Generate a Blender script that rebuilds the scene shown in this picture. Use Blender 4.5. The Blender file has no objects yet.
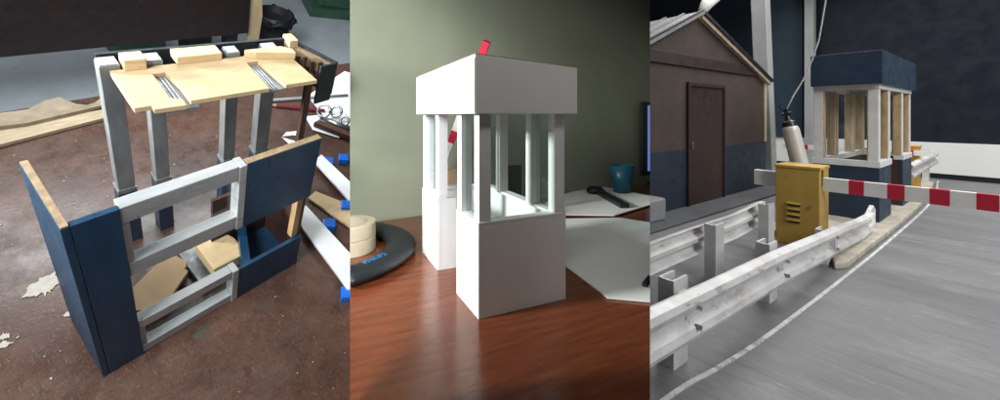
import bpy, bmesh, math, random
from mathutils import Matrix, Vector
random.seed(7)
R = math.radians
sc = bpy.context.scene
col = sc.collection

# ------------------------------------------------------------------ camera, world, lamps
CAM = Vector((0, 0, 1.0))
cd = bpy.data.cameras.new('camera'); cam = bpy.data.objects.new('camera', cd); col.objects.link(cam)
cam.location = CAM; cam.rotation_euler = (R(90), 0, 0)
cd.sensor_width = 36; cd.lens = 14.4; cd.shift_y = -0.085; cd.clip_start = 0.01; cd.clip_end = 200
sc.camera = cam
w = bpy.data.worlds.new('World'); sc.world = w; w.use_nodes = True
bg = w.node_tree.nodes['Background']; bg.inputs[0].default_value = (0.92, 0.97, 1.0, 1); bg.inputs[1].default_value = 0.21
sc.view_settings.view_transform = 'Standard'; sc.view_settings.look = 'None'
sc.view_settings.exposure = 0; sc.view_settings.gamma = 1; sc.view_settings.use_curve_mapping = False
sc.cycles.use_denoising = True
sc.cycles.max_bounces = 8; sc.cycles.transparent_max_bounces = 16

# three stands of the display: rotation columns = local axes in world, origin, metres per unit
def stand(cols, t, s):
    rot = Matrix((cols[0], cols[1], cols[2])).transposed()
    return dict(m=Matrix.Translation(CAM + Vector(t) * s) @ rot.to_4x4(), s=s)
S1 = stand(((.53862, .79926, .2666), (-.7516, .31279, .58073), (.38076, -.51318, .7692)), (-1.6635, 1.6992, -1.1034), .47)
S2 = stand(((.902, .4318, 0), (-.4318, .902, 0), (0, 0, 1)), (-.0824, 1.5297, -.7842), .40)
S3 = stand(((.6016, -.7988, 0), (.7988, .6016, 0), (0, 0, 1)), (2.1389, 2.255, -.6356), .40)

def lamp(st, kind, loc, target, power, size, colr=(1, 1, 1), **kw):
    ld = bpy.data.lights.new('lamp', kind); ld.energy = power; ld.color = colr
    if kind == 'AREA':
        ld.shape = 'RECTANGLE'; ld.size, ld.size_y = size; ld.spread = R(kw.get('spread', 180))
    else:
        ld.shadow_soft_size = size; ld.spot_size = R(kw.get('cone', 60)); ld.spot_blend = 1.0
    o = bpy.data.objects.new('lamp', ld); col.objects.link(o)
    a = st['m'] @ (Vector(loc) * st['s']); b = st['m'] @ (Vector(target) * st['s'])
    o.location = a; o.rotation_euler = (b - a).to_track_quat('-Z', 'Y').to_euler()
    return o
# workshop strip light, overhead
def wlamp(loc, target, power, size, colr, spread):
    inv = S1['m'].inverted(); f = S1['s']
    return lamp(S1, 'AREA', (inv @ (CAM + Vector(loc))) / f, (inv @ (CAM + Vector(target))) / f, power, size, colr, spread=spread)
wlamp((-.46, -1.05, .66), (-.85, 1.3, -.35), 34, (.7, .9), (.95, .98, 1.0), 120)
# lamp added out of view to brighten the workshop floor behind the table
lamp(S1, 'AREA', (.9, 2.5, 2.5), (1.2, 2.9, -1.2), 22, (1.2, .5), (.93, .98, 1.0), spread=150)
# side window light of the desk, coming through the opening in the divider
lamp(S2, 'SPOT', (-4.2, .65, 2.0), (.55, .95, .40), 330, .16, (.97, 1.0, .93), cone=46)
# weak lamp added out of view to light the card booth's front
wlamp((.03, .27, .60), (.03, .72, -.16), .27, (.16, .16), (1, .97, .90), 75)
# ceiling light of the road set
lamp(S3, 'AREA', (-.15, .9, 2.6), (-.05, .5, 0), 19, (1.2, 1.2), (1, .99, .97), spread=150)
# lamp added behind the camera to light the road set from the front
wlamp((1.15, -.75, .95), (1.0, 1.1, -.2), 12, (.8, .8), (1, .99, .97), 120)

# ------------------------------------------------------------------ mesh helpers
class MB:
    def __init__(s): s.v = []; s.f = []; s.mi = []
    def add(s, vs, fs, mi=0):
        n = len(s.v); s.v += [tuple(v) for v in vs]
        for f in fs: s.f.append([n + i for i in f]); s.mi.append(mi)
        return s
    def box(s, x0, x1, y0, y1, z0, z1, mi=0):
        vs = [(x, y, z) for x in (x0, x1) for y in (y0, y1) for z in (z0, z1)]
        return s.add(vs, [(0, 1, 3, 2), (4, 6, 7, 5), (0, 4, 5, 1), (2, 3, 7, 6), (0, 2, 6, 4), (1, 5, 7, 3)], mi)
    def prism(s, poly, z0, z1, mi=0, ax='z'):
        n = len(poly)
        def P(a, b, c): return {'z': (a, b, c), 'x': (c, a, b), 'y': (a, c, b)}[ax]
        vs = [P(a, b, z0) for a, b in poly] + [P(a, b, z1) for a, b in poly]
        fs = [tuple(range(n))[::-1], tuple(range(n, 2 * n))] + [(i, (i + 1) % n, n + (i + 1) % n, n + i) for i in range(n)]
        return s.add(vs, fs, mi)
    def tube(s, pts, r, n=10, mi=0):
        pts = [Vector(p) for p in pts]; rings = []
        rr = r if isinstance(r, (list, tuple)) else [r] * len(pts)
        up = None; vs = []; fs = []
        for i, p in enumerate(pts):
            d = (pts[min(i + 1, len(pts) - 1)] - pts[max(i - 1, 0)]).normalized()
            if up is None: up = Vector((0, 0, 1)) if abs(d.z) < .9 else Vector((1, 0, 0))
            a = d.cross(up).normalized(); b = a.cross(d).normalized(); up = b
            for k in range(n):
                t = 2 * math.pi * k / n; vs.append(p + (a * math.cos(t) + b * math.sin(t)) * rr[i])
        for i in range(len(pts) - 1):
            for k in range(n): fs.append((i * n + k, i * n + (k + 1) % n, (i + 1) * n + (k + 1) % n, (i + 1) * n + k))
        fs += [tuple(range(n)), tuple(range((len(pts) - 1) * n, len(pts) * n))[::-1]]
        return s.add(vs, fs, mi)
    def lathe(s, prof, c=(0, 0), n=40, mi=0, closed=False):
        vs = []; fs = []; m = len(prof)
        for k in range(n):
            t = 2 * math.pi * k / n
            vs += [(c[0] + r * math.cos(t), c[1] + r * math.sin(t), z) for r, z in prof]
        for k in range(n):
            k2 = (k + 1) % n
            for j in range(m if closed else m - 1):
                j2 = (j + 1) % m; fs.append((k * m + j, k2 * m + j, k2 * m + j2, k * m + j2))
        if not closed:
            fs += [tuple(k * m for k in range(n)), tuple(k * m + m - 1 for k in range(n))]
        return s.add(vs, fs, mi)
    def extrude(s, prof, path, closed=True, mi=0):
        # prof: function(i) -> list of 3D points at station i
        st = [prof(i) for i in range(path)]; n = len(st[0]); vs = [p for q in st for p in q]; fs = []
        for i in range(path - 1):
            for k in range(n if closed else n - 1):
                k2 = (k + 1) % n; fs.append((i * n + k, i * n + k2, (i + 1) * n + k2, (i + 1) * n + k))
        fs += [tuple(range(n)), tuple(range((path - 1) * n, path * n))[::-1]]
        return s.add(vs, fs, mi)

ALL = []   # (object, stand)
def build(name, mb, mats, st, parent=None, loc=(0, 0, 0), rotz=0, bevel=0, smooth=False, rot=None):
    s = st['s']; bm = bmesh.new()
    vs = [bm.verts.new((v[0] * s, v[1] * s, v[2] * s)) for v in mb.v]
    for f, mi in zip(mb.f, mb.mi):
        try:
            fc = bm.faces.new([vs[i] for i in f]); fc.material_index = mi; fc.smooth = smooth
        except ValueError: pass
    bmesh.ops.recalc_face_normals(bm, faces=bm.faces)
    if bevel:
        es = [e for e in bm.edges if len(e.link_faces) == 2 and e.calc_face_angle(0) > .6]
        bmesh.ops.bevel(bm, geom=es, offset=bevel * s, segments=2, affect='EDGES', profile=.6, clamp_overlap=True)
    me = bpy.data.meshes.new(name); bm.to_mesh(me); bm.free()
    for m in (mats if isinstance(mats, (list, tuple)) else [mats]): me.materials.append(M[m])
    o = bpy.data.objects.new(name, me); col.objects.link(o)
    if parent is not None: o.parent = parent
    else: place(o, st, loc, rotz, rot)
    ALL.append((o, st)); return o
def place(o, st, loc, rotz=0, rot=None):
    e = rot.to_4x4() if rot is not None else Matrix.Rotation(rotz, 4, 'Z')
    o.matrix_world = st['m'] @ Matrix.Translation(Vector(loc) * st['s']) @ e
def tag(o, label=None, cat=None, group=None, kind=None):
    if label: o['label'] = label
    if cat: o['category'] = cat
    if group: o['group'] = group
    if kind: o['kind'] = kind
    return o
def thing(name, label, cat, st, loc=(0, 0, 0), rotz=0, group=None, rot=None):
    o = bpy.data.objects.new(name, None); col.objects.link(o); o.empty_display_size = .02
    place(o, st, loc, rotz, rot); return tag(o, label, cat, group)
def B(*a): return MB().box(*a)
def rotXYZ(x, y, z): return (Matrix.Rotation(R(z), 3, 'Z') @ Matrix.Rotation(R(y), 3, 'Y') @ Matrix.Rotation(R(x), 3, 'X'))

# ------------------------------------------------------------------ materials
M = {}
def mat(name, c, rough=.6, metal=0., var=.25, scale=14, stretch=(1, 1, 1), c2=None, bump=.15, bscale=60, spec=.5, fine=None, fthr=.66, fscale=90, fstr=(1, 1, 1), coat=0., rvar=.12):
    m = bpy.data.materials.new(name); m.use_nodes = True; nt = m.node_tree; N = nt.nodes; L = nt.links
    b = N['Principled BSDF']; b.inputs['Metallic'].default_value = metal; b.inputs['Specular IOR Level'].default_value = spec
    b.inputs['Coat Weight'].default_value = coat
    tc = N.new('ShaderNodeTexCoord')
    def mapped(st):
        mp = N.new('ShaderNodeMapping'); mp.inputs['Scale'].default_value = st; L.new(tc.outputs['Object'], mp.inputs['Vector']); return mp
    def noise(mp, sc_, det=6, ro=.6):
        n = N.new('ShaderNodeTexNoise'); n.inputs['Scale'].default_value = sc_ * 2.4; n.inputs['Detail'].default_value = det; n.inputs['Roughness'].default_value = ro
        L.new(mp.outputs[0], n.inputs['Vector']); return n
    n1 = noise(mapped(stretch), scale)
    rmp = N.new('ShaderNodeValToRGB'); rmp.color_ramp.elements[0].position = .3; rmp.color_ramp.elements[1].position = .7
    c2 = c2 or tuple(x * (1 - var) for x in c); hi = tuple(min(1, x * (1 + var * .5)) for x in c)
    rmp.color_ramp.elements[0].color = (*c2, 1); rmp.color_ramp.elements[1].color = (*hi, 1)
    L.new(n1.outputs[0], rmp.inputs[0]); out = rmp.outputs[0]
    for (fc, thr, fs, fst, amt, *soft) in (fine or []):
        nn = noise(mapped(fst), fs, 8 if soft else 3, .68 if soft else .5); cr = N.new('ShaderNodeValToRGB'); cr.color_ramp.elements[0].position = thr; cr.color_ramp.elements[1].position = thr + (soft[0] if soft else .05)
        cr.color_ramp.elements[1].color = (amt, amt, amt, 1)
        L.new(nn.outputs[0], cr.inputs[0]); mx = N.new('ShaderNodeMixRGB'); mx.inputs[2].default_value = (*fc, 1)
        L.new(cr.outputs[0], mx.inputs[0]); L.new(out, mx.inputs[1]); out = mx.outputs[0]
    L.new(out, b.inputs['Base Color'])
    n2 = noise(mapped(stretch), scale * 2.3, 4); mr = N.new('ShaderNodeMapRange')
    mr.inputs[1].default_value = .3; mr.inputs[2].default_value = .7; mr.inputs[3].default_value = max(.05, rough - rvar); mr.inputs[4].default_value = min(1, rough + rvar)
    L.new(n2.outputs[0], mr.inputs[0]); L.new(mr.outputs[0], b.inputs['Roughness'])
    if bump:
        n3 = noise(mapped(stretch), bscale, 5); bp = N.new('ShaderNodeBump'); bp.inputs['Strength'].default_value = bump; bp.inputs['Distance'].default_value = .002
        L.new(n3.outputs[0], bp.inputs['Height']); L.new(bp.outputs[0], b.inputs['Normal'])
    M[name] = m; return m
mat('table_hardboard', (.090, .043, .027), .30, var=.4, scale=3, c2=(.044, .022, .016), bump=.12, bscale=60, fine=[
    ((.13, .088, .075), .50, 1.2, (1, 1, 1), .5, .2), ((.028, .016, .013), .54, 9, (1, 1, 1), .5, .12), ((.022, .012, .010), .56, 44, (1, 1, 1), .35, .08),
    ((.27, .19, .165), .585, 26, (1, 16, 1), .6, .05), ((.28, .20, .175), .59, 20, (18, 1, 1), .6, .05), ((.025, .014, .011), .575, 16, (14, 1, 1), .7, .05), ((.30, .24, .21), .635, 90, (1, 1, 1), .75, .03), ((.05, .085, .065), .62, 4, (1, 1, 1), .55, .05)])
mat('navy_paint', (.005, .038, .088), .36, var=.3, scale=10, stretch=(1, 1, .35), bump=.25, bscale=60, fine=[((.03, .085, .14), .64, 40, (1, 1, .5), .5, .06), ((.10, .12, .14), .70, 70, (1, 1, 1), .5, .03)])
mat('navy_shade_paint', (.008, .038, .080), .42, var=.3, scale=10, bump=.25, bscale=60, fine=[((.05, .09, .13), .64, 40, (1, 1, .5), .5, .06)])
mat('silver_paint', (.42, .435, .45), .34, .35, var=.2, scale=7, stretch=(.4, 1, 1), bump=.15, bscale=60, fine=[((.24, .25, .26), .58, 14, (.3, 1.5, 1.5), .4, .12), ((.60, .61, .62), .64, 30, (.25, 2, 2), .4, .08)])
mat('silver_dull', (.22, .235, .245), .40, .3, var=.35, scale=14, stretch=(1, 1, .3), bump=.25, bscale=60, fine=[((.12, .13, .135), .60, 26, (2, 2, .25), .55, .08)])
mat('plywood', (.56, .42, .24), .65, var=.16, scale=6, stretch=(1, 6, 1), bump=.1, bscale=80, fine=[((.50, .34, .17), .64, 16, (1, 8, 1), .45)])
mat('plywood_edge', (.27, .19, .11), .8, var=.4, scale=30, stretch=(1, 1, 5), bump=.3)
mat('pine', (.72, .54, .31), .6, var=.12, scale=5, stretch=(1, 4, 4), bump=.1, fine=[((.52, .34, .17), .60, 9, (1, 5, 5), .6)])
mat('dusty_board', (.40, .32, .21), .75, var=.3, scale=8, stretch=(1, 6, 1), bump=.2)
mat('cardboard', (.46, .32, .19), .75, var=.12, scale=10, bump=.08)
mat('scrap_wood', (.27, .215, .15), .75, var=.3, scale=12, bump=.2, fine=[((.22, .17, .12), .62, 20, (1, 1, 1), .5)])
mat('bare_wood', (.38, .24, .12), .7, var=.35, scale=16, stretch=(1, 1, .3), bump=.2)
mat('red_brown_inside', (.055, .020, .016), .7, var=.35, scale=14, bump=.2)
mat('dark_bench', (.014, .0055, .005), .55, var=.4, scale=8, bump=.15, fine=[((.05, .02, .018), .68, 24, (1, 1, 1), .6)])
mat('workshop_floor', (.42, .47, .50), .5, var=.12, scale=3, bump=.05, fine=[((.24, .26, .27), .66, 9, (1, 1, 1), .35)])
mat('green_paint', (.045, .11, .075), .5, var=.3, scale=8)
mat('black_plastic', (.012, .013, .015), .4, var=.2, scale=20, bump=.1)
mat('black_rubber', (.010, .013, .018), .5, var=.2, scale=20, bump=.1, bscale=140, spec=.4)
mat('blue_plastic', (.010, .14, .62), .35, var=.12, scale=20, bump=.05)
mat('white_paper', (.80, .81, .82), .7, var=.05, scale=8, bump=.06)
mat('white_strip', (.80, .81, .83), .5, var=.05, scale=8, bump=.06)
mat('dark_panel', (.008, .014, .022), .5, var=.3, scale=14)
mat('plaster', (.42, .40, .35), .8, var=.15, scale=30, bump=.4)
mat('steel', (.40, .40, .40), .3, .9, var=.2, scale=30, bump=.1)
mat('rust', (.10, .045, .03), .7, .2, var=.4, scale=30, bump=.3)
mat('maroon_pencil', (.16, .02, .03), .4, var=.2, scale=30)
mat('grey_plastic', (.22, .24, .26), .5, var=.1, scale=20)
# desk
mat('desk_wood', (.19, .050, .020), .20, var=.25, scale=4, stretch=(1, 9, 9), c2=(.115, .028, .012), bump=.06, bscale=40, spec=.55, fine=[((.15, .044, .021), .62, 18, (1, 14, 14), .4, .08), ((.28, .095, .042), .62, 30, (1, 14, 14), .2, .12)])
mat('green_grey_wall', (.305, .325, .235), .8, var=.06, scale=3, bump=.1, bscale=120)
mat('white_card', (.82, .82, .82), .55, var=.06, scale=3, bump=.12, bscale=70, fine=[((.62, .60, .57), .64, 10, (1, 1, 1), .35, .1), ((.5, .47, .43), .70, 60, (1, 1, 1), .35, .04)])
mat('card_edge', (.36, .33, .30), .8, var=.3, scale=20)
mat('masking_tape', (.62, .54, .38), .5, var=.12, scale=20, stretch=(1, 1, 6), bump=.1)
mat('tape_core', (.50, .44, .32), .8, var=.1, scale=20)
mat('teal_plastic', (.006, .075, .13), .4, var=.1, scale=20)
mat('red_paint', (.52, .012, .045), .5, var=.15, scale=30, bump=.1)
mat('white_paint', (.74, .73, .70), .5, var=.08, scale=20, bump=.1, fine=[((.5, .48, .44), .68, 40, (1, 1, 1), .3)])
mat('dark_wood', (.022, .018, .016), .5, var=.3, scale=12)
# road set
mat('road_grey', (.168, .171, .177), .5, var=.22, scale=2.5, bump=.4, bscale=55, stretch=(.5, 2.2, 1), fine=[
    ((.10, .103, .11), .52, 7, (.22, 9, 1), .42, .10), ((.23, .235, .24), .56, 14, (.12, 14, 1), .38, .10), ((.085, .087, .09), .55, 1.6, (1, 1.4, 1), .5, .15), ((.30, .30, .305), .54, 2.4, (1, 2.2, 1), .55, .14),
    ((.48, .48, .48), .62, 22, (.7, 3, 1), .45, .05), ((.06, .06, .063), .66, 30, (.8, 2, 1), .6, .03)])
mat('line_paint', (.60, .60, .60), .6, var=.35, scale=20, bump=.2, fine=[((.22, .22, .23), .54, 26, (1, 1, 1), .75, .06)])
mat('wall_navy', (.011, .014, .023), .38, var=.12, scale=3, bump=.05, spec=.35)
mat('panel_blue', (.020, .040, .062), .5, var=.15, scale=5, bump=.05)
mat('wall_white', (.74, .75, .74), .55, var=.06, scale=2, bump=.05, fine=[((.5, .5, .49), .62, 6, (.4, 1, 2), .35, .1)])
mat('galvanised', (.62, .62, .62), .45, .1, var=.22, scale=8, bump=.5, bscale=30, fine=[((.30, .29, .285), .56, 7, (1, .5, 2), .6, .1), ((.22, .21, .20), .60, 26, (1, .4, 1.5), .7, .05), ((.76, .76, .76), .60, 16, (1, .4, 1), .5, .08), ((.28, .20, .14), .68, 20, (1, 1, 1), .6, .04)])
mat('beige_kerb', (.46, .42, .35), .75, var=.3, scale=16, bump=.4, fine=[((.24, .21, .18), .62, 24, (1, 1, 1), .5)])
mat('booth_blue', (.012, .032, .062), .55, var=.3, scale=7, bump=.3, bscale=60, fine=[((.03, .055, .09), .56, 10, (1, 1, .5), .5, .12), ((.10, .13, .16), .68, 50, (1, 1, 1), .5, .04)])
mat('sill_white', (.66, .66, .65), .6, var=.12, scale=18, bump=.2, fine=[((.36, .34, .3), .66, 30, (1, 1, 1), .45)])
mat('inner_wood', (.52, .36, .20), .7, var=.3, scale=14, stretch=(4, 4, 1), bump=.2, fine=[((.28, .17, .08), .62, 16, (5, 5, 1), .5)])
mat('yellow_paint', (.50, .315, .060), .45, var=.2, scale=7, bump=.25, bscale=50, fine=[((.20, .11, .025), .58, 9, (1, 1, .5), .5, .12), ((.14, .09, .04), .64, 40, (1, 1, 1), .6, .04)])
mat('house_brown', (.046, .030, .025), .8, var=.25, scale=6, bump=.5, bscale=70, fine=[((.027, .018, .015), .56, 7, (1, 1, .4), .5, .12), ((.11, .08, .065), .64, 40, (1, 1, 1), .5, .05)])
mat('house_navy', (.008, .018, .036), .6, var=.35, scale=6, bump=.4, bscale=70, fine=[((.03, .05, .08), .60, 14, (1, 1, .4), .5, .1)])
mat('door_brown', (.028, .013, .012), .5, var=.2, scale=12, bump=.1)
mat('beam_brown', (.020, .009, .009), .6, var=.25, scale=12, bump=.1)
mat('cream_trim', (.42, .36, .25), .7, var=.25, scale=22, bump=.2)
mat('roof_light', (.22, .225, .23), .5, .2, var=.2, scale=10, bump=.1)
mat('column_grey', (.33, .34, .34), .5, .1, var=.2, scale=10, stretch=(1, 1, .3), bump=.1)
mat('concrete', (.20, .205, .21), .8, var=.2, scale=16, bump=.3)
mat('walk_grey', (.065, .068, .074), .75, var=.2, scale=10, bump=.3)
mat('aluminium', (.58, .56, .52), .45, .2, var=.12, scale=16, stretch=(6, 6, .4), bump=.08)
mat('hose_grey', (.55, .56, .57), .5, var=.05)
def emit(name, c, s):
    m = bpy.data.materials.new(name); m.use_nodes = True; b = m.node_tree.nodes['Principled BSDF']
    b.inputs['Base Color'].default_value = (.01, .01, .02, 1); b.inputs['Emission Color'].default_value = (*c, 1); b.inputs['Emission Strength'].default_value = s; M[name] = m
emit('screen', (.22, .34, .85), .55)
def glass(name, tint, g):
    m = bpy.data.materials.new(name); m.use_nodes = True; nt = m.node_tree; nt.nodes.clear()
    o = nt.nodes.new('ShaderNodeOutputMaterial'); mx = nt.nodes.new('ShaderNodeMixShader'); t = nt.nodes.new('ShaderNodeBsdfTransparent'); gl = nt.nodes.new('ShaderNodeBsdfGlossy')
    t.inputs[0].default_value = (*tint, 1); gl.inputs['Roughness'].default_value = .12; gl.inputs[0].default_value = (.9, .95, .95, 1); mx.inputs[0].default_value = g
    nt.links.new(t.outputs[0], mx.inputs[1]); nt.links.new(gl.outputs[0], mx.inputs[2]); nt.links.new(mx.outputs[0], o.inputs[0]); M[name] = m
glass('window_film', (.90, .94, .94), .06)
glass('clear_film', (.93, .95, .95), .05)
mat('spill_divider_board', (.10, .10, .10), .8, bump=0)

# ================================================================== STAND 1: the workshop table
tag(build('workshop_floor', B(-3, 14, 1.0, 16, -1.26, -1.2), 'workshop_floor', S1), kind='structure')
wt = thing('work_table', 'worn red-brown work table spattered with paint under the booth frames', 'table', S1)
build('table_top', MB().prism([(-1.2, -1.3), (3.6, -1.3), (3.6, 1.62), (2.5, 1.70), (.58, 1.86), (-1.2, 1.88)], -.07, 0), 'table_hardboard', S1, wt)
for x, y in ((-.3, 1.7), (2.3, 1.55)): build('leg', B(x, x + .09, y, y + .09, -1.2, -.075), 'dark_bench', S1, wt)
# paint spatters and plaster crumbs lying on the table
def splat(cx, cy, r, spikes, label, seed):
    rd = random.Random(seed); n = 72; p = []; sp = [(rd.uniform(0, 2 * math.pi), rd.uniform(.10, .22), rd.uniform(.1, .5)) for _ in range(spikes)]
    for i in range(n):
        a = 2 * math.pi * i / n; k = .72 + .10 * math.sin(2 * a + seed) + .07 * math.sin(5 * a + 2 * seed) + rd.uniform(-.03, .03)
        for (b, wd, h) in sp:
            d = abs((a - b + math.pi) % (2 * math.pi) - math.pi)
            if d < wd: k += h * (1 - d / wd) ** 1.5
        p.append((cx + r * k * math.cos(a) * 1.1, cy + r * k * math.sin(a) * .9))
    tag(build('paint_splat', MB().prism(p, .0015, .005), 'plaster', S1), label, 'paint splat')
splat(-.035, .560, .066, 9, 'large star-shaped white paint splat on the brown table', 1)
splat(-.010, .360, .020, 6, 'small round paint drop beside the lying booth roof', 2)
splat(-.195, .395, .018, 6, 'upper of two paint drops at the left edge', 3)
splat(-.205, .360, .020, 6, 'lower of two paint drops at the left edge', 4)
rd = random.Random(5); cr = MB()
for i in range(110):
    x, y = rd.uniform(-.3, 1.9), rd.uniform(-.8, 1.6)
    if (0 < x < .85 and 0 < y < .35): continue
    r = rd.uniform(.0012, .0045); cr.prism([(x + r * rd.uniform(.6, 1.3) * math.cos(t), y + r * rd.uniform(.6, 1.3) * math.sin(t)) for t in (0, 1.2, 2.4, 3.7, 5)], .001, .004 + r * .4)
tag(build('plaster_crumbs', cr, 'plaster', S1), 'tiny white plaster crumbs strewn over the brown table', 'crumbs', kind='stuff')

# --- booth lying on its side, doorway towards the camera
la = thing('lying_booth', 'unfinished booth with navy panels and silver window frames lying on its side', 'booth', S1)
H = 1.0; x1, x2, x3 = .1195, .507, .843; D = .3235
rc = build('roof_cap', B(.006, x1, 0, .022, 0, H), 'navy_paint', S1, la, bevel=.002)
build('roof_top', B(-.016, .0045, 0, D, 0, H), 'navy_shade_paint', S1, rc, bevel=.002)
build('wooden_edge', B(-.014, .0035, .003, D - .003, H + .0005, H + .004), 'plywood_edge', S1, rc)
def rail_frame(z0, z1, t, nm, back):
    fr = build(nm, B(x1 + .001, x2 - .024, .004, back, z1 - t, z1), 'silver_paint', S1, la, bevel=.003)
    build('lower_rail', B(x1 + .001, x2 - .024, .004, back, z0, z0 + t), 'silver_paint', S1, fr, bevel=.003)
    build('end_block', B(x2 - .0235, x2 + .004, -.004, back + .002, z0 - .004, z1 + .003), 'silver_paint', S1, fr, bevel=.003)
    build('end_block', B(x1 + .001, x1 + .022, .010, back - .01, z0 + t + .001, z1 - t - .001), 'silver_paint', S1, fr, bevel=.002)
    build('pane', B(x1 + .0225, x2 - .031, .035, .038, z0 + t + .001, z1 - t - .001), 'clear_film', S1, fr)
rail_frame(.61, H - .002, .080, 'upper_window_frame', .052)
rail_frame(.004, .27, .058, 'lower_window_frame', .050)
up = build('upper_base_panel', B(x2 + .0045, x3, 0, .020, .60, H), 'navy_paint', S1, la, bevel=.002)
build('wooden_edge', B(x2 + .006, x3 - .002, .001, .030, H + .0005, H + .005), 'plywood_edge', S1, up)
lp = build('lower_base_panel', B(x2 + .0045, x3, 0, .020, 0, .262), 'navy_paint', S1, la, bevel=.002)
build('lower_inner_panel', B(x2 + .0045, x3 - .002, .0205, D, .018, .040), 'navy_shade_paint', S1, lp)
build('inner_batten', MB().prism([(.545, .020), (.585, .020), (.70, .30), (.66, .30)], .0405, .20), 'navy_paint', S1, lp)
build('end_board', B(x3 - .018, x3 - .002, .0205, D, .0405, .66), 'red_brown_inside', S1, la)
build('end_batten', B(x3 - .050, x3 - .0185, .0205, .060, .263, .597), 'bare_wood', S1, la, bevel=.003)
build('back_board', B(x2 + .03, x3 - .019, D - .02, D - .002, .0405, .46), 'red_brown_inside', S1, la)
# loose offcuts inside the lying booth
tag(build('cardboard_offcut', MB().prism([(.162, .172), (.188, .292), (.380, .396), (.418, .290), (.392, .262), (.398, .240), (.24, .115)], .050, .075), 'cardboard', S1, bevel=.002), 'brown angular board offcut lying inside the booth opening', 'offcut')
tag(build('offcut_support', B(.20, .30, .20, .30, 0, .049), 'scrap_wood', S1), 'low wood scrap under the brown offcut in the opening', 'offcut')
tag(build('pine_block', MB().prism([(.472, .145), (.60, .145), (.628, .165), (.632, .20), (.63, .27), (.612, .320), (.57, .335), (.472, .338)], .046, .128), 'pine', S1, bevel=.006), 'pale pine block with rounded corners inside the lying booth', 'wood block')
tag(build('metal_tray', MB().box(.415, .53, .12, .40, .006, .026).box(.415, .43, .12, .40, .0265, .045), 'silver_dull', S1), 'flat grey metal strip beside the pine block', 'strip')

# --- upright skeleton behind it
S1B = dict(m=S1['m'], s=S1['s'] * .9146)
sb = thing('booth_skeleton', 'upright booth skeleton with grey posts and a notched plywood roof plate', 'booth', S1B, (.3193, .3838, .2198), R(-3.4))
zt = .965
pp = [(0, 0), (.055, 0), (.055, -.028), (.165, -.036), (.165, -.018), (.20, -.018), (.52, -.02), (.54, -.02), (.54, -.004), (.60, -.004), (.60, -.024), (.775, -.03), (.775, .03), (.755, .25), (.0, .25)]
plate = MB()
# plate pieces leave two long slots open
for q in ([(0, 0), (.055, 0), (.055, -.028), (.165, -.036), (.165, .005), (.128, .03), (.128, .215), (0, .25)],
          [(.188, -.012), (.52, -.02), (.52, .215), (.173, .215), (.188, .10)],
          [(.605, -.016), (.775, -.022), (.755, .25), (.575, .215)],):
    plate.prism(q, zt - .006, zt + .018)
plate.prism([(.1285, .2155), (.0, .2505), (.0, .275), (.755, .275), (.755, .2505), (.5745, .2155)], zt - .006, zt + .018)
pl = build('roof_plate', plate, 'plywood', S1B, sb, bevel=.0015)
build('slot_lining', B(.10, .215, -.030, .24, zt - .020, zt - .0075), 'silver_dull', S1B, pl)
build('slot_lining', B(.515, .61, -.012, .24, zt - .020, zt - .0075), 'silver_dull', S1B, pl)
for k in range(3): build('slot_rib', B(.136 + k * .014, .141 + k * .014, -.02, .21, zt - .007, zt - .001), 'silver_paint', S1B, pl)
for k in range(3): build('slot_rib', B(.535 + k * .014, .540 + k * .014, -.005, .21, zt - .007, zt - .001), 'silver_paint', S1B, pl)
for k, (x, wd) in enumerate(((-.030, .068), (.128, .060), (.455, .062), (.640, .078))):
    po = build('post', B(x, x + wd, .278, .345, .23, zt + .038), 'silver_dull', S1B, sb, bevel=.003)
    build('post_cap', B(x + .004, x + wd - .004, .282, .341, zt + .0385, zt + .045), 'silver_paint', S1B, po)
    build('collar', B(x - .005, x + wd + .005, .273, .350, .200, .2295), 'silver_dull', S1B, po, bevel=.002)
    build('base_block', B(x - .004, x + wd + .004, .274, .349, -.2196, .1995), 'navy_paint', S1B, po, bevel=.002)
for (xa, xb, ya, yb, zz) in ((.045, .122, .255, .32, .075), (.235, .425, .262, .34, .06), (.79, .84, .30, .38, .07)):
    build('wood_block', B(xa, xb, ya, yb, zt + .0185, zt + zz), 'pine', S1B, sb, bevel=.004)
build('wood_block', MB().prism([(.53, .268), (.575, .238), (.765, .19), (.77, .235), (.72, .272)], zt + .0185, zt + .062), 'pine', S1B, sb, bevel=.003)
build('rear_fascia', B(-.02, .80, .356, .374, zt - .10, zt + .05), 'dark_panel', S1B, sb, bevel=.002)
sf = build('side_fascia', MB().prism([(.80, .40), (.82, .41), (.962, .075), (.945, .068)], zt - .19, zt + .045), 'dark_panel', S1B, sb, bevel=.002)
build('fascia_edge', MB().prism([(.775, .395), (.7995, .40), (.9445, .075), (.92, .073)], zt - .06, zt + .03), 'plywood_edge', S1B, sf)
build('front_return', MB().prism([(.835, .062), (.940, .072), (.940, .056), (.835, .046)], zt - .22, zt + .05), 'dark_panel', S1B, sf, bevel=.002)
for k in range(5): build('jagged_strip', B(.79 + k * .026, .812 + k * .026, .22 - k * .034, .23 - k * .034, zt - .08, zt + .012 + (.012 if k % 2 else 0)), 'rust', S1B, sf)
build('rough_post', B(.765, .80, .045, .075, -.2196, zt - .001), 'red_brown_inside', S1B, sb, bevel=.002)

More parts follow.
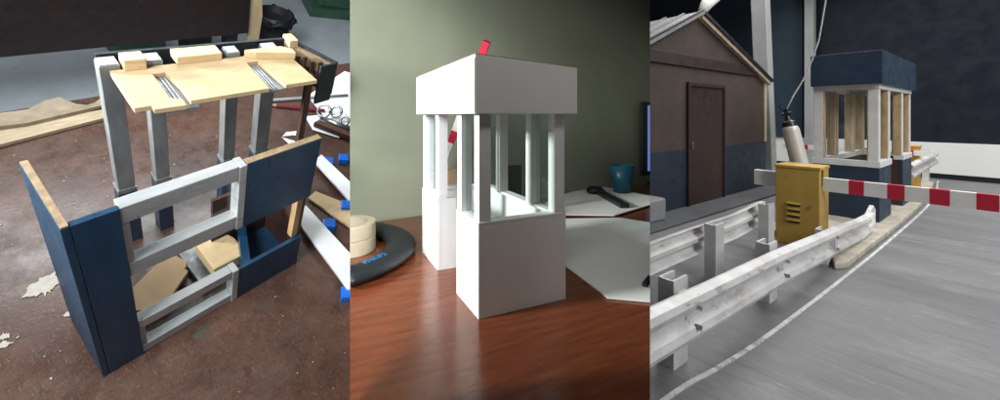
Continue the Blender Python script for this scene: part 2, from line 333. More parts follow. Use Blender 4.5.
# --- things at the far edge of the table
tag(build('plywood_scrap', MB().prism([(.07, 1.80), (.235, 1.784), (.324, 1.842), (.391, 1.855), (.415, 1.80), (.44, 1.755), (.48, 1.725), (.52, 1.735), (.60, 1.80), (.62, 1.70), (.20, 1.66), (.07, 1.68)], .028, .052), 'scrap_wood', S1, bevel=.002), 'thin scrap board with a curved cut-out at the far edge of the brown table', 'board')
tag(build('pale_board', MB().prism([(.0, 1.545), (.55, 1.60), (.62, 1.68), (.0, 1.70)], .003, .026), 'dusty_board', S1, bevel=.002), 'pale plywood board under the cut-out scrap, far edge of table', 'board')
# right: papers, pencils, clip, strips on blue blocks
def sheet(name, poly, z, label, cat, m='white_paper', th=.006):
    return tag(build(name, MB().prism(poly, z, z + th), m, S1), label, cat)
sheet('paper_sheet', [(1.80, 1.36), (2.35, 1.58), (2.7, 1.2), (2.10, .80), (1.75, .95)], .002, 'large white paper sheet behind the metal clip', 'paper')
sheet('paper_sheet', [(1.62, 1.12), (1.85, 1.05), (2.05, .86), (1.70, .78), (1.58, .95)], .009, 'smaller white paper lying under the metal clip', 'paper')
sheet('paper_strip', [(1.35, .99), (1.40, 1.02), (1.50, .99), (1.46, .94), (1.42, .97)], .002, 'short white paper strip left of the clip', 'paper', th=.004)
sheet('paper_strip', [(1.34, .985), (1.345, .97), (1.44, .84), (1.36, .80), (1.34, .84)], .007, 'white paper wedge behind the lying booth corner', 'paper', th=.004)
sheet('paper_sheet', [(1.78, .86), (2.12, .98), (2.4, .62), (1.95, .42), (1.74, .60)], .016, 'white paper sheet right of the metal clip', 'paper')
tag(build('grey_rod', MB().tube([(1.42, 1.425, .016), (2.12, 1.225, .016)], .015, 10), 'grey_plastic', S1, smooth=True), 'long grey rod lying across the white paper', 'rod')
pc = thing('pencil', 'dark red pencil lying beside the grey rod', 'pencil', S1)
build('barrel', MB().tube([(1.50, 1.325, .018), (1.80, 1.115, .018)], .016, 6), 'maroon_pencil', S1, pc)
build('tip', MB().tube([(1.455, 1.357, .018), (1.4985, 1.326, .018)], [.003, .015], 6), 'bare_wood', S1, pc)
cp = thing('metal_clip', 'rusty steel spring clip with two loops on the papers', 'clip', S1, (1.60, .98, .016), R(-58))
build('jaw', MB().prism([(.0, 0), (.36, -.02), (.36, .04), (.02, .05)], 0, .05, ax='z'), 'rust', S1, cp, bevel=.006)
build('spring', MB().tube([(.02, .085, .045), (.30, .07, .045)], .022, 12), 'steel', S1, cp, smooth=True)
for ox, oy, oz, rr in ((.02, .13, .09, .050), (.10, .20, .07, .042), (.20, .13, .06, .034)):
    build('loop', MB().tube([(ox + rr * math.cos(t), oy + rr * math.sin(t) * .8, oz + .7 * rr * math.sin(t)) for t in [i * 2 * math.pi / 16 for i in range(17)]], .011, 8), 'steel', S1, cp, smooth=True)
strips = [('white_strip', [(1.366, .600), (1.437, .640), (1.62, .10), (1.50, -.02), (1.341, .17)], 'upper white strip resting on blue blocks, right of the lying booth', 'white_strip'),
          ('tan_strip', [(1.154, .365), (1.225, .390), (1.45, -.06), (1.25, -.10)], 'bare tan wooden strip between the two white strips', 'plywood'),
          ('white_strip', [(1.04, .300), (1.075, .290), (1.16, -.26), (1.02, -.44), (.948, -.35), (.975, .15)], 'lower white strip resting on blue blocks, nearest the camera', 'white_strip')]
sheet('white_strip', [(1.355, .610), (1.437, .640), (1.445, .27), (1.62, -.05), (1.50, -.12), (1.335, .18)], .052, strips[0][2], 'strip', 'white_strip', .016)
sheet('tan_strip', strips[1][1], .012, strips[1][2], 'strip', 'plywood', .016)
sheet('white_strip', [(1.035, .315), (1.085, .290), (1.085, -.17), (1.16, -.45), (1.05, -.50), (.935, -.34), (.972, .15)], .052, strips[2][2], 'strip', 'white_strip', .016)
for (bx, by, lb) in ((1.43, .60, 'blue plastic block at the far end of the upper white strip'), (1.545, .575, 'blue plastic block under the steel clip'), (1.285, .19, 'blue plastic block under the upper white strip, over the tan strip'),
                     (1.095, .12, 'blue plastic block right of the lower white strip, by the tan strip'), (.905, -.33, 'blue plastic block nearest the camera under the lower white strip')):
    tag(build('blue_block', B(-.0, .072, -.035, .035, .0, .050) if by not in (.12,) else B(0, .075, -.035, .035, .0, .062), 'blue_plastic', S1, loc=(bx, by, .0 if bx != 1.285 else 0), rotz=R(-35), bevel=.006), lb, 'block', 'blue blocks under the strips')
# --- room behind the table
wb = thing('dark_bench', 'dark red-brown workbench standing behind the brown table', 'bench', S1)
build('apron', B(-1.5, 2.30, 3.2, 3.26, -.50, 1.2), 'dark_bench', S1, wb)
for x in (-1.3, 2.1): build('leg', B(x, x + .12, 3.265, 3.385, -1.2, .19), 'dark_bench', S1, wb)
tag(build('green_crate', B(1.30, 1.75, 3.9, 4.3, -1.2, -.85).box(1.27, 1.78, 3.87, 4.33, -.849, -.80), 'green_paint', S1, bevel=.01), 'green crate on the floor under the dark bench', 'crate')
tag(build('black_box', B(1.95, 2.20, 3.8, 4.1, -1.2, -.72).box(1.93, 2.22, 3.78, 4.12, -.719, -.68), 'black_plastic', S1, bevel=.01), 'black box on the floor under the dark bench end', 'box')
tag(build('leaning_board', MB().prism([(2.33, -.75), (2.45, -.75), (2.48, -.3), (2.44, .1), (2.33, .2)], 3.24, 3.28, ax='y'), 'plywood', S1, bevel=.004), 'curved pale board against the end of the dark bench', 'board')
bn = thing('black_bin', 'black bin with a crumpled liner beyond the bench', 'bin', S1, (2.95, 3.75, -1.2))
build('bin_body', MB().lathe([(.16, 0), (.23, .62), (.21, .62), (.15, .03)], n=24), 'black_plastic', S1, bn, smooth=True)
lin = MB(); rd = random.Random(3); n = 24
lin.extrude(lambda i: [((.225 + .03 * i + .02 * math.sin(k * 2.3 + i)) * math.cos(2 * math.pi * k / n), (.225 + .03 * i + .02 * math.cos(k * 1.7)) * math.sin(2 * math.pi * k / n), .60 - .07 * (i - 1) ** 2 + .03 * math.sin(k * 1.9)) for k in range(n)], 3)
build('liner', lin, 'black_rubber', S1, bn, smooth=True)
gm = thing('green_machine', 'green machine base on the workshop floor, upper right of the table', 'machine', S1, (4.2, 4.55, -1.2), R(-20))
build('foot', B(-.1, 1.1, 0, .9, 0, .16), 'green_paint', S1, gm, bevel=.03); build('column', B(.05, .9, .1, .8, .162, 1.5), 'green_paint', S1, gm, bevel=.04)
tag(build('floor_plank', B(2.2, 4.5, 2.15, 2.28, -.62, -.52), 'plywood', S1, rotz=R(0)), 'pale plank edge just beyond the right end of the table', 'plank')

# ================================================================== booths of stands 2 and 3
def booth(st, t, sx, W, D, q1, q2, hb, h1, rx0, ry0, rx1, ry1, m_base, m_post, m_in, m_roof, pw, sill, z0=0., m_sill=None, inner=None, win='window_film'):
    X = lambda a, b: (min(sx * a, sx * b), max(sx * a, sx * b))
    def bx(a, b, y0, y1, za, zb): return B(*X(a, b), y0, y1, za, zb)
    th = .020; inner = inner or m_base
    near = build('near_base', bx(0, W, 0, th, z0, hb), m_base, st, t, bevel=.002)
    build('side_panel', bx(.0, th, th + .001, q1, z0, hb), m_base, st, near, bevel=.002)
    build('return_panel', bx(th + .001, .10, q1 - th, q1, z0, hb), inner, st, near)
    build('back_side_panel', bx(W - th, W, th + .001, q1, z0, hb), m_base, st, near)
    far = build('far_base', bx(0, th, q2, D, z0, hb), m_base, st, t, bevel=.002)
    build('return_panel', bx(th + .001, .10, q2, q2 + th, z0, hb), inner, st, far)
    build('rear_panel', bx(th + .001, W, D - th, D, z0, hb), inner, st, far)
    build('back_side_panel', bx(W - th, W, q1 + .001, D - th - .001, z0, hb), inner, st, far)
    # ledges on the base
    for (a, b, c, d) in ((0, W, 0, pw), (0, pw, pw + .001, q1), (0, pw, q2, D), (W - pw, W, pw + .001, D), (pw + .001, W - pw - .001, D - pw, D)):
        build('ledge', bx(a - (sill if a == 0 else 0), b + (sill if b == W else 0), c - (sill if c == 0 else 0), d, hb + .001, hb + .001 + (.035 if m_sill else .012)), m_sill or m_base, st, t, bevel=.002)
    zb = hb + .002 + (.035 if m_sill else .012)
    def post(xa, ya, wx, wy):
        p = build('post', bx(xa, xa + wx, ya, ya + wy, zb, h1 - (.031 if m_sill else 0)), m_post, st, t, bevel=.002)
        if m_in != m_post:
            ins = xa < W / 2
            build('inner_face', bx(xa + wx + .0005 if ins else xa - .0045, xa + wx + .004 if ins else xa - .0005, ya + .002, ya + wy - .002, zb, h1 - .033), m_in, st, p)
            for ys in ((ya + wy + .0005, ya + wy + .004), (ya - .004, ya - .0005)):
                if ys[0] > .01: build('inner_face', bx(xa + .004, xa + wx - .004, ys[0], ys[1], zb, h1 - .033), m_in, st, p)
    for xa in (.004, W - pw - .004):
        for ya in (.004, q1 - pw, q2, D - pw - .004): post(xa, ya, pw, pw)
    for (ya, yb) in ((.004 + pw + .001, q1 - pw - .001), (q2 + pw + .001, D - pw - .005)):
        for xa in (pw * .5, W - pw * .5): build('pane', bx(xa, xa + .003, ya, yb, zb, h1 - .002), win, st, t)
    build('pane', bx(pw + .006, W - pw - .006, pw * .4, pw * .4 + .003, zb, h1 - .002), win, st, t)
    if m_sill:
        for (a, b, c, d) in ((0, W, 0, .02), (0, .02, .021, D), (W - .02, W, .021, D), (.021, W - .021, D - .02, D)): build('header', bx(a, b, c, d, h1 - .030, h1 - .0005), m_sill, st, t)
    rf = build('roof', bx(rx0 + .0185, rx1 - .0185, ry0 + .0185, ry1 - .0185, h1 + .001, h1 + .015), m_in if m_in != m_post else m_roof, st, t)
    zn, zr, zf = (1.0, 1.0, 1.0) if m_sill else (1.013, .984, 1.0)     # the card roof is cut a little out of true
    build('fascia', MB().prism([(sx * rx0, h1 - .004), (sx * rx1, h1 - .004), (sx * rx1, zr), (sx * rx0, zn)], ry0, ry0 + .018, ax='y'), m_roof, st, rf, bevel=.003)
    build('fascia', bx(rx0, rx1, ry1 - .018, ry1, h1 - .004, 1.0), m_roof, st, rf, bevel=.002)
    build('fascia', MB().prism([(ry0 + .0185, h1 - .004), (ry1 - .0185, h1 - .004), (ry1 - .0185, zf), (ry0 + .0185, zn)], min(sx * rx0, sx * (rx0 + .018)), max(sx * rx0, sx * (rx0 + .018)), ax='x'), m_roof, st, rf, bevel=.003)
    build('fascia', bx(rx1 - .018, rx1, ry0 + .0185, ry1 - .0185, h1 - .004, min(zr, 1.0)), m_roof, st, rf, bevel=.002)
    if not m_sill:
        build('card_edge', MB().prism([(rx0 + .002, zn + .0005), (rx1 - .002, zr + .0005), (rx1 - .002, zr + .003), (rx0 + .002, zn + .003)], ry0 + .001, ry0 + .017, ax='y'), 'card_edge', st, rf)
        build('card_edge', MB().prism([(ry0 + .019, zn + .0005), (ry1 - .020, zf + .0005), (ry1 - .020, zf + .003), (ry0 + .019, zn + .003)], rx0 + .001, rx0 + .017, ax='x'), 'card_edge', st, rf)
        build('card_edge', bx(rx0 - .0015, rx0 - .0003, ry0 + .001, ry0 + .005, h1, .998), 'card_edge', st, rf)
    build('roof_top', bx(rx0 + .0185, rx1 - .0185, ry0 + .0185, ry1 - .0185, .960, .974), m_roof, st, rf)

# ================================================================== STAND 2: the desk
tag(build('desk_wall', B(-3, 7, 0, .08, -.6, 3.2), 'green_grey_wall', S2, loc=(0, 1.665, 0), rotz=R(6.8)), kind='structure')
dk = thing('desk', 'reddish-brown varnished wooden desk under the white card booth', 'desk', S2)
build('desk_top', MB().prism([(-2.2, -1.6), (3.2, -1.6), (6, 0), (6, 2.35), (-2.2, 1.39)], -.06, 0), 'desk_wood', S2, dk, bevel=.004)
build('apron', B(-1.0, 3.0, 1.2, 1.25, -.45, -.061), 'desk_wood', S2, dk)
wbth = thing('card_booth', 'white cardboard mock-up booth with open windows standing on the wooden desk', 'booth', S2)
booth(S2, wbth, 1, .402, .8355, .2526, .5387, .358, .793, -.026, -.03, .440, .872, 'white_card', 'white_card', 'white_card', 'white_card', .050, .0)
stt = thing('striped_stick', 'red and white striped stick leaning behind the white card booth', 'stick', S2, (.30, 1.45, .371), 0)
a, b = Vector((0, 0, .005)), Vector((.140, -.530, .885)); ed = [0, .25, .345, .60, .70, .905, 1.0]
for k in range(6):
    p, q = a.lerp(b, ed[k]), a.lerp(b, ed[k + 1] - .001)
    build('red_band' if k % 2 else 'white_band', MB().tube([p, q], .032, 4), 'red_paint' if k % 2 else 'white_paint', S2, stt)
# ring, tape
rg = thing('ring_base', 'black oval ring stand with blue lettering lying on the desk', 'ring', S2, (-.585, 1.02, .001))
pr = []
for t in range(20):
    a_ = 2 * math.pi * t / 20; pr.append((.492 + .084 * math.cos(a_), .036 + .036 * math.sin(a_)))
build('ring', MB().lathe(pr, n=72, closed=True), 'black_rubber', S2, rg, smooth=True)
fc = bpy.data.curves.new('lettering', 'FONT'); fc.body = 'PHILIPS'; fc.size = .047 * .4; fc.extrude = .0004; fc.align_x = 'CENTER'
M['blue_print'] = mat('blue_print', (.02, .17, .42), .5, bump=0)
fo = bpy.data.objects.new('lettering', fc); col.objects.link(fo); dg = bpy.context.evaluated_depsgraph_get()
me = bpy.data.meshes.new_from_object(fo.evaluated_get(dg)); bpy.data.objects.remove(fo); me.materials.clear(); me.materials.append(M['blue_print'])
lt = bpy.data.objects.new('lettering', me); col.objects.link(lt); lt.parent = rg
ang = R(-52); lt.location = Vector((.495 * math.cos(ang), .495 * math.sin(ang), .0725)) * .4; lt.rotation_euler = (R(4), 0, ang + R(90)); ALL.append((lt, S2))
for k, lb in enumerate(('lower roll of beige tape inside the black ring', 'upper roll of beige tape stacked inside the black ring')):
    tp = thing('tape_roll', lb, 'tape', S2, (-.385, 1.06, .001 + .083 * k), group='tape rolls on the desk')
    build('tape', MB().lathe([(.118, .0), (.158, .0), (.16, .004), (.16, .077), (.158, .081), (.118, .081)], n=48, closed=True), 'masking_tape', S2, tp, smooth=False)
    build('core', MB().lathe([(.105, .001), (.1175, .001), (.1175, .079), (.105, .079)], n=48, closed=True), 'tape_core', S2, tp)
# boards, cup, screen and small things on the right
def d2(name, poly, z, label, cat, m='white_card', th=.008): return tag(build(name, MB().prism(poly, z, z + th), m, S2, bevel=.001), label, cat)
d2('white_board', [(.62, .42), (1.02, 1.12), (1.53, .92), (1.75, .50), (.72, -.20), (.56, -.08)], .002, 'large white card sheet lying right of the card booth', 'card')
d2('white_board', [(1.05, 1.42), (1.70, 1.84), (2.25, 2.02), (2.35, 1.20), (1.52, .96), (1.12, 1.18)], .012, 'second white card sheet farther back on the desk', 'card')
tag(build('black_bar', B(-.04, .04, -.36, .36, .021, .06), 'black_plastic', S2, loc=(1.87, 1.43, 0), rotz=R(-20), bevel=.008), 'black bar lying across the rear white card', 'bar')
bt = thing('knife', 'small dark craft knife on the edge of the near white card', 'knife', S2, (.80, -.06, .011), R(30))
build('handle', B(-.03, .08, -.012, .012, 0, .018), 'black_plastic', S2, bt, bevel=.006); build('blade', B(.0805, .13, -.007, .007, .006, .010), 'steel', S2, bt)
tag(build('dark_parts', MB().prism([(.84, -.16), (.93, -.02), (1.05, -.06), (1.10, -.2), (.95, -.26)], .011, .035), 'black_plastic', S2, bevel=.006), 'dark crumpled scrap right of the craft knife', 'scrap')
tag(build('black_case', MB().prism([(1.62, .62), (2.0, .95), (2.5, .7), (2.1, .35)], .002, .05), 'black_plastic', S2, bevel=.01), 'flat black case beyond the white card at the right edge', 'case')
cu = thing('teal_cup', 'teal plastic cup standing near the wall', 'cup', S2, (2.22, 1.64, .021))
build('cup_wall', MB().lathe([(.085, 0), (.120, .27), (.113, .27), (.080, .012), (.0, .012), (.0, .0)], n=32), 'teal_plastic', S2, cu, smooth=True)
tag(build('dark_pouch', MB().lathe([(.0, 0), (.08, .0), (.09, .03), (.06, .06), (.0, .065)], n=9), 'black_rubber', S2, loc=(1.95, 1.72, .0215), smooth=True), 'small dark pouch left of the teal cup', 'pouch')
mo = thing('monitor', 'dark monitor with a bluish lit screen at the right edge', 'monitor', S2, (2.70, 1.86, 0), R(-10))
build('bezel', B(-.0, .9, -.0, .05, .12, .93), 'black_plastic', S2, mo, bevel=.008)
build('screen', B(.075, .86, -.004, -.0005, .17, .89), 'screen', S2, mo)
build('stand', B(.35, .55, .02, .08, .02, .119), 'black_plastic', S2, mo); build('foot', B(.2, .7, -.1, .2, 0, .0195), 'black_plastic', S2, mo, bevel=.005)
tag(build('dark_picture', MB().box(.70, .90, 1.30, 1.33, 0, .40).box(.72, .88, 1.285, 1.2995, .02, .38), 'dark_wood', S2, bevel=.006), 'dark framed picture seen through the card booth window', 'picture')
tag(build('brown_carton', B(.25, .45, 1.42, 1.52, 0, .37), 'cardboard', S2, bevel=.004), 'brown carton seen through the left booth window', 'carton')
tag(build('dark_tools', MB().lathe([(0, 0), (.1, 0), (.12, .04), (.07, .11), (0, .12)], n=10), 'black_rubber', S2, loc=(.98, 1.22, .0), smooth=True), 'dark lump beside the framed picture behind the booth', 'lump')

# ================================================================== STAND 3: the road set
tag(build('road', B(-4, 3.5, -3.2, 2.86, -.05, 0), 'road_grey', S3), kind='structure')
tag(build('back_wall', B(-5, 2.6, 2.86, 2.95, -.05, 4.0), 'wall_navy', S3), kind='structure')
wsb = thing('white_skirting', 'broad white board along the foot of the dark wall', 'board', S3)
build('board', B(-1.9, 2.4, 2.825, 2.858, .052, .36), 'wall_white', S3, wsb, bevel=.003)
build('shadow_strip', B(-1.9, 2.4, 2.845, 2.858, .001, .051), 'black_plastic', S3, wsb)  # solid black strip put in for the shade under the board
tag(build('navy_panel', B(-1.62, -1.16, 2.80, 2.824, .362, 3.2), 'panel_blue', S3), 'blue-grey wall panel between the two grey columns', 'panel')
# painted line
ln = [(.020, -2.7), (.025, -2.213), (.042, -2.035), (.058, -1.81), (.070, -1.383), (.078, -.936), (.083, -.595), (.086, -.022), (.086, .6), (.078, 1.101), (.045, 1.8), (-.005, 2.367), (-.02, 2.6)]
def smooth(P, n=5):
    out = []
    for i in range(len(P) - 1):
        q = [P[max(i - 1, 0)], P[i], P[i + 1], P[min(i + 2, len(P) - 1)]]
        for k in range(n):
            t = k / n; out.append(tuple(.5 * (2 * q[1][a] + (q[2][a] - q[0][a]) * t + (2 * q[0][a] - 5 * q[1][a] + 4 * q[2][a] - q[3][a]) * t * t + (3 * q[1][a] - q[0][a] - 3 * q[2][a] + q[3][a]) * t ** 3) for a in (0, 1)))
    return out + [P[-1]]
ln = smooth(ln); lm = MB(); hw = .0056
lm.extrude(lambda i: [(ln[i][0] - hw, ln[i][1], .004), (ln[i][0] + hw, ln[i][1], .004), (ln[i][0] + hw, ln[i][1], .0005), (ln[i][0] - hw, ln[i][1], .0005)], len(ln))
tag(build('road_line', lm, 'line_paint', S3), kind='structure')
isl = [(.058, -.93), (.062, -.55), (.066, 0), (.064, .6), (.056, 1.1), (.02, 1.8), (-.02, 2.3), (-.40, 2.3), (-.42, 0), (-.34, -.62), (-.06, -.72), (.03, -.98)]
tag(build('kerb_island', MB().prism(isl, .0005, .0285), 'beige_kerb', S3, bevel=.006), kind='structure')
tag(build('house_walk', B(-1.6, -.70, -1.3, 1.35, .0005, .014), 'walk_grey', S3, bevel=.004), kind='structure')
# booth
gb = thing('gate_booth', 'navy and white gate booth with wooden window posts on the kerb island', 'booth', S3)
booth(S3, gb, -1, .306, 1.0066, .315, .684, .335, .816, -.0185, -.035, .309, 1.0415, 'booth_blue', 'sill_white', 'inner_wood', 'booth_blue', .046, .004, .029, 'sill_white', 'red_brown_inside', 'clear_film')
# W-beam guard rails
def wbeam(ys, zt_, hh, x, face, n_sub=10):
    prof = [(0, 1), (.022, .94), (.028, .82), (.022, .68), (.003, .57), (.003, .43), (.022, .32), (.028, .18), (.022, .06), (0, 0)]
    m = MB(); st = []
    for k in range(len(ys)): st.append((ys[k], zt_[k], hh[k]))
    def ring(i):
        y, z, h = st[i]; wob = .002 * math.sin(y * 9)
        o = [(x + face * px + wob, y, z - h * (1 - pz)) for px, pz in prof]
        return o + [(p[0] - face * .006, p[1], p[2]) for p in o[::-1]]
    return m.extrude(ring, len(st))
def ipost(h, s=.040):
    m = MB(); t = .007; q = .62 * s
    return m.box(q - t, q, -s, s, 0, h).box(-q, -q + t, -s, s, 0, h).box(-q + t, q - t, -s, -s + t, 0, h - .001)
gr = thing('guard_rail', 'nearest white corrugated guard rail sloping down beside the road line', 'guard rail', S3)
ys = [-3.0, -2.6, -2.26, -1.9, -1.52, -1.1, -.8, -.5, -.30, -.24]
build('beam', wbeam(ys, [.205, .203, .200, .193, .180, .160, .145, .126, .120, .128], [.118, .118, .118, .116, .115, .112, .108, .104, .09, .05], 0, 1), 'galvanised', S3, gr)
for (x, y, h) in ((-.040, -2.09, .222), (-.035, -1.50, .200), (-.020, -.93, .150)):
    po = build('post', ipost(h, .034), 'galvanised', S3, gr); po.location = Vector((x, y, 0)) * .4
    bl = build('spacer', B(x + .005, x + .045, y - .02, y + .02, h * .42, h * .86), 'galvanised', S3, gr)
for y, z in ((-2.09, .195), (-1.50, .178), (-.93, .152)):
    for dz in (-.030, -.078): build('bolt', MB().tube([(.018, y, z + dz), (.033, y, z + dz)], .006, 6), 'steel', S3, gr)
build('end_piece', MB().prism([(-.30, .105), (-.17, .150), (-.12, .12), (-.13, .03), (-.28, .02)], -.012, .006, ax='x'), 'galvanised', S3, gr, bevel=.002)
g2 = thing('guard_rail', 'rear white guard rail beyond the yellow barrier cabinet and house', 'guard rail', S3, group='guard rails')
ys = [-2.9, -2.3, -1.93, -1.57, -1.2, -1.0, -.9]
build('beam', wbeam(ys, [.200, .200, .200, .203, .204, .214, .222], [.105] * 7, -.262, -1), 'galvanised', S3, g2)
for (x, y, h) in ((-.215, -1.49, .222), (-.215, -.99, .232), (-.215, -2.0, .215)):
    po = build('post', ipost(h, .034), 'galvanised', S3, g2); po.location = Vector((x, y, 0)) * .4
g2['label'] = 'rear white guard rail left of the yellow barrier cabinet'
g3 = thing('guard_rail', 'far white guard rail end beyond the booth', 'guard rail', S3, group='guard rails')
build('beam', wbeam([1.15, 1.5, 2.0, 2.45], [.27, .28, .285, .29], [.11] * 4, -.03, 1), 'galvanised', S3, g3)
for y in (1.25, 1.75, 2.3):
    po = build('post', ipost(.29, .034), 'galvanised', S3, g3); po.location = Vector((-.07, y, .0285)) * .4
gr['group'] = 'guard rails'
# barrier
bc = thing('barrier_cabinet', 'yellow barrier cabinet with vent slots beside the booth', 'barrier cabinet', S3, (-.258, -.75, 0), R(1))
build('body', B(0, .178, 0, .15, .0, .375), 'yellow_paint', S3, bc, bevel=.004)
build('lid', B(-.004, .182, -.004, .154, .3755, .390), 'yellow_paint', S3, bc, bevel=.003)
for k in range(4):
    vs_ = build('vent_slot', B(.052, .102, -.003, -.0006, .110 + k * .027, .121 + k * .027), 'black_plastic', S3, bc)
    build('louvre', MB().prism([(-.0006, .1305 + k * .027), (-.012, .1225 + k * .027), (-.012, .1205 + k * .027), (-.0006, .1275 + k * .027)], .050, .104, ax='x'), 'yellow_paint', S3, vs_)
build('lock', MB().tube([(.146, -.0006, .20), (.146, -.008, .20)], .007, 10), 'steel', S3, bc)
build('arm_slot', B(.1785, .181, .03, .05, .30, .374), 'black_plastic', S3, bc)
ba = thing('barrier_pole', 'red and white striped barrier arm across the road', 'barrier', S3, (-.078, -.70, .277), 0)
edges = [0, .095, .147, .222, .275, .346, .401, .468, .522, .60, .655, .74]
for k in range(len(edges) - 1):
    build('white_band' if k % 2 == 0 else 'red_band', B(edges[k], edges[k + 1] - .0005, -.012, .012, 0, .062), 'white_paint' if k % 2 == 0 else 'red_paint', S3, ba)
build('counterweight', B(-.292, -.1805, -.013, .013, -.008, .070), 'white_paint', S3, ba, bevel=.002)
b2 = thing('barrier_cabinet', 'second yellow barrier cabinet half hidden behind the booth', 'barrier cabinet', S3, (-.16, 1.56, .0285), 0, 'barrier cabinets')
build('body', B(0, .13, 0, .12, 0, .345), 'yellow_paint', S3, b2, bevel=.004); build('lid', B(-.004, .134, -.004, .124, .3455, .358), 'yellow_paint', S3, b2)
bc['group'] = 'barrier cabinets'
a2_ = thing('barrier_pole', 'far striped barrier arm seen through the booth windows', 'barrier', S3, (-.035, 1.54, .31), 0, 'barrier arms')
ba['group'] = 'barrier arms'
xs = [.10, -.02, -.14, -.26, -.38, -.50, -.555, -.72, -.775, -.92]
for k in range(len(xs) - 1):
    build('red_band' if k % 2 == 1 else 'white_band', B(xs[k + 1] + .0005, xs[k], -.008, .008, 0, .042), 'red_paint' if k % 2 == 1 else 'white_paint', S3, a2_)
# cylinder with hose
cy = thing('gas_cylinder', 'tilted silver gas cylinder with black valve behind the yellow cabinet', 'cylinder', S3, (-.150, -.49, .0), rot=rotXYZ(0, -12.5, 0))
build('body', MB().lathe([(.0, .02), (.034, .02), (.040, .03), (.040, .565), (.037, .580), (.030, .588), (.0, .588)], n=28), 'aluminium', S3, cy, smooth=False)
build('neck', MB().lathe([(.0, .5885), (.034, .5885), (.032, .612), (.015, .622), (.013, .645), (.0, .645)], n=20), 'black_plastic', S3, cy)
build('valve', MB().tube([(-.02, 0, .657), (.024, 0, .657)], .009, 8).box(-.008, .008, -.008, .008, .646, .685).tube([(-.006, 0, .68), (-.022, 0, .705), (-.004, 0, .715)], .005, 6), 'black_plastic', S3, cy)
hz = [(-.292, -.49, .668), (-.270, -.47, .735), (-.229, -.45, .825), (-.189, -.45, .929), (-.160, -.45, 1.03), (-.148, -.45, 1.11), (-.13, -.45, 1.24), (-.11, -.45, 1.5)]
tag(build('hose', MB().tube(hz, .0038, 8), 'hose_grey', S3, smooth=True), 'thin pale hose rising from the cylinder valve', 'hose')
# house
hs = thing('model_house', 'brown gabled model house with navy plinth and dark brown door', 'house', S3)
xf = -.90; yc = -.25; ya, yb = -1.18, .935; ez, az = .93, 1.33
def gz(y): return az - (az - ez) * abs(y - yc) / (yb - yc if y > yc else yc - ya)
wl = build('wall', MB().prism([(ya, .403), (yb, .403), (yb, ez), (yc, az), (ya, ez)], xf - .03, xf, ax='x'), 'house_brown', S3, hs)
build('plinth', B(xf - .028, xf + .003, ya, yb, .015, .402), 'house_navy', S3, hs, bevel=.002)
build('side_wall', B(-2.6, xf - .0305, yb - .03, yb, .03, ez - .02), 'house_brown', S3, hs)
build('beam', B(xf + .001, xf + .014, ya, .775, .965, 1.045), 'beam_brown', S3, hs, bevel=.003)
dr = build('door', B(xf + .0035, xf + .010, -.388, .108, .015, .835), 'door_brown', S3, hs)
build('door_frame', MB().box(xf + .0035, xf + .020, -.413, -.3885, .015, .862).box(xf + .0035, xf + .020, .1085, .132, .015, .862).box(xf + .0035, xf + .020, -.388, .108, .8355, .862), 'beam_brown', S3, dr, bevel=.002)
build('handle', B(xf + .0105, xf + .020, -.365, -.350, .40, .45), 'steel', S3, dr)
build('corner_trim', B(xf - .001, xf + .010, yb - .035, yb + .008, .403, ez - .01), 'cream_trim', S3, hs, bevel=.002)
rake = lambda y0, y1, o0, o1: [(y0, gz(y0) + o0), (y1, gz(y1) + o0), (y1, gz(y1) + o1), (y0, gz(y0) + o1)]
rt = build('roof', MB().prism(rake(yc + .001, yb + .05, .012, .035), -2.6, xf + .05, ax='x'), 'black_plastic', S3, hs)
build('rake_trim', MB().prism(rake(yc + .001, yb + .03, -.020, .010), xf + .001, xf + .035, ax='x'), 'cream_trim', S3, rt, bevel=.002)
build('left_slope', MB().prism(rake(ya - .05, yc - .001, .012, .035), -2.6, xf + .05, ax='x'), 'roof_light', S3, rt)
for k in range(12): build('roof_sheet_rib', MB().prism(rake(ya - .05, yc - .01, .036, .048), xf + .03 - k * .14, xf + .05 - k * .14, ax='x'), 'roof_light' if k else 'beam_brown', S3, rt)
tag(build('roof_tube', MB().tube([(-.93, -.13, 1.39), (-.93, -.06, 1.46), (-.93, .04, 1.53), (-.93, .10, 1.57)], [.03, .045, .055, .05], 14), 'white_paint', S3, smooth=True), 'white tube fitting on the house roof ridge', 'tube')  # plain white vent pipe, gives no light
tag(build('grey_column', B(-.06, .06, -.06, .06, 0, 2.6), 'column_grey', S3, loc=(-.95, 1.14, .0), rot=rotXYZ(1.3, -1.6, 0), bevel=.006), 'leaning grey column beside the house corner', 'column')
tag(build('grey_column', B(-.045, .045, -.05, .05, 0, 2.9), 'column_grey', S3, loc=(-1.06, 2.72, .0), bevel=.006), 'slim grey column against the dark wall behind the booth', 'column')
tag(build('concrete_block', MB().prism([(-1.02, -1.2), (-.81, -1.2), (-.79, -.85), (-.82, -.83), (-1.02, -.83)], .015, .14), 'concrete', S3, bevel=.01), 'low grey concrete block at the left corner of the house', 'block')

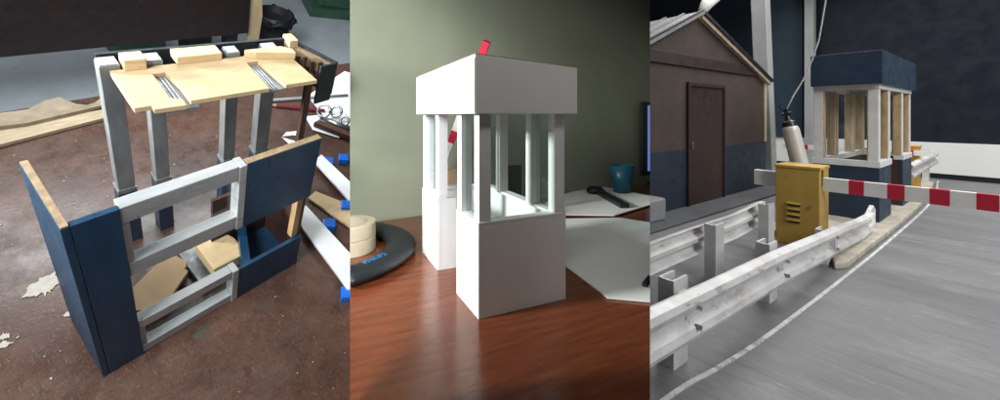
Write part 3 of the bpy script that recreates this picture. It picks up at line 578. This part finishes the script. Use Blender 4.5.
# ------------------------------------------------------------------ each stand ends where the next begins
def seam_planes(st):
    L = (Vector((1, .375, 0)).normalized(), Vector((1, -.375, 0)).normalized())
    return {id(S1): [L[0]], id(S1B): [L[0]], id(S2): [-L[0], L[1]], id(S3): [-L[1]]}[id(st)]
bpy.context.view_layer.update()
dead = []
for o, st in ALL:
    mw = o.matrix_world; inv = mw.inverted(); rt_ = mw.to_3x3()
    for nrm in seam_planes(st):
        co = inv @ CAM; no = (rt_.transposed() @ nrm).normalized()
        ds = [(v.co - co).dot(no) for v in o.data.vertices]
        if not ds or max(ds) <= -1e-5: continue
        if min(ds) >= 0: dead.append(o); break
        bm = bmesh.new(); bm.from_mesh(o.data)
        r = bmesh.ops.bisect_plane(bm, geom=bm.verts[:] + bm.edges[:] + bm.faces[:], plane_co=co, plane_no=no, clear_outer=True)
        es = [e for e in r['geom_cut'] if isinstance(e, bmesh.types.BMEdge)]
        if es:
            try: bmesh.ops.holes_fill(bm, edges=es, sides=0)
            except Exception: pass
        bm.to_mesh(o.data); bm.free()
for o in set(dead):
    if not o.children and o.name in bpy.data.objects: bpy.data.objects.remove(o, do_unlink=True)
for o in list(col.objects):
    if o.type == 'EMPTY' and not o.children: bpy.data.objects.remove(o, do_unlink=True)
# unseen boards added between the stands to block lamp spill; the left one has an opening for the desk's side light
def spill_divider(sgn, pieces):
    k = .375 * sgn; mb = MB()
    for (y0, y1, z0, z1) in pieces: mb.add([(k * y0, y0, z0), (k * y1, y1, z0), (k * y1, y1, z1), (k * y0, y0, z1)], [(0, 1, 2, 3)])
    o = build('spill_divider', mb, 'spill_divider_board', dict(m=Matrix.Translation(CAM), s=1.0)); tag(o, kind='structure')
def board_back(x):
    mb = MB().add([(x, -2.2, -.9), (x, .0, -.9), (x, .0, 1.6), (x, -2.2, 1.6)], [(0, 1, 2, 3)])
    tag(build('spill_divider', mb, 'spill_divider_board', dict(m=Matrix.Translation(CAM), s=1.0)), kind='structure')
board_back(-.012); board_back(.012)  # unseen boards added behind the camera to stop lamp spill
spill_divider(-1, [(.03, .42, -.9, 1.6), (.42, 1.25, .48, 1.6), (1.25, 6, -1.0, 1.6)])
spill_divider(1, [(.03, 6, -1.0, 1.6)])
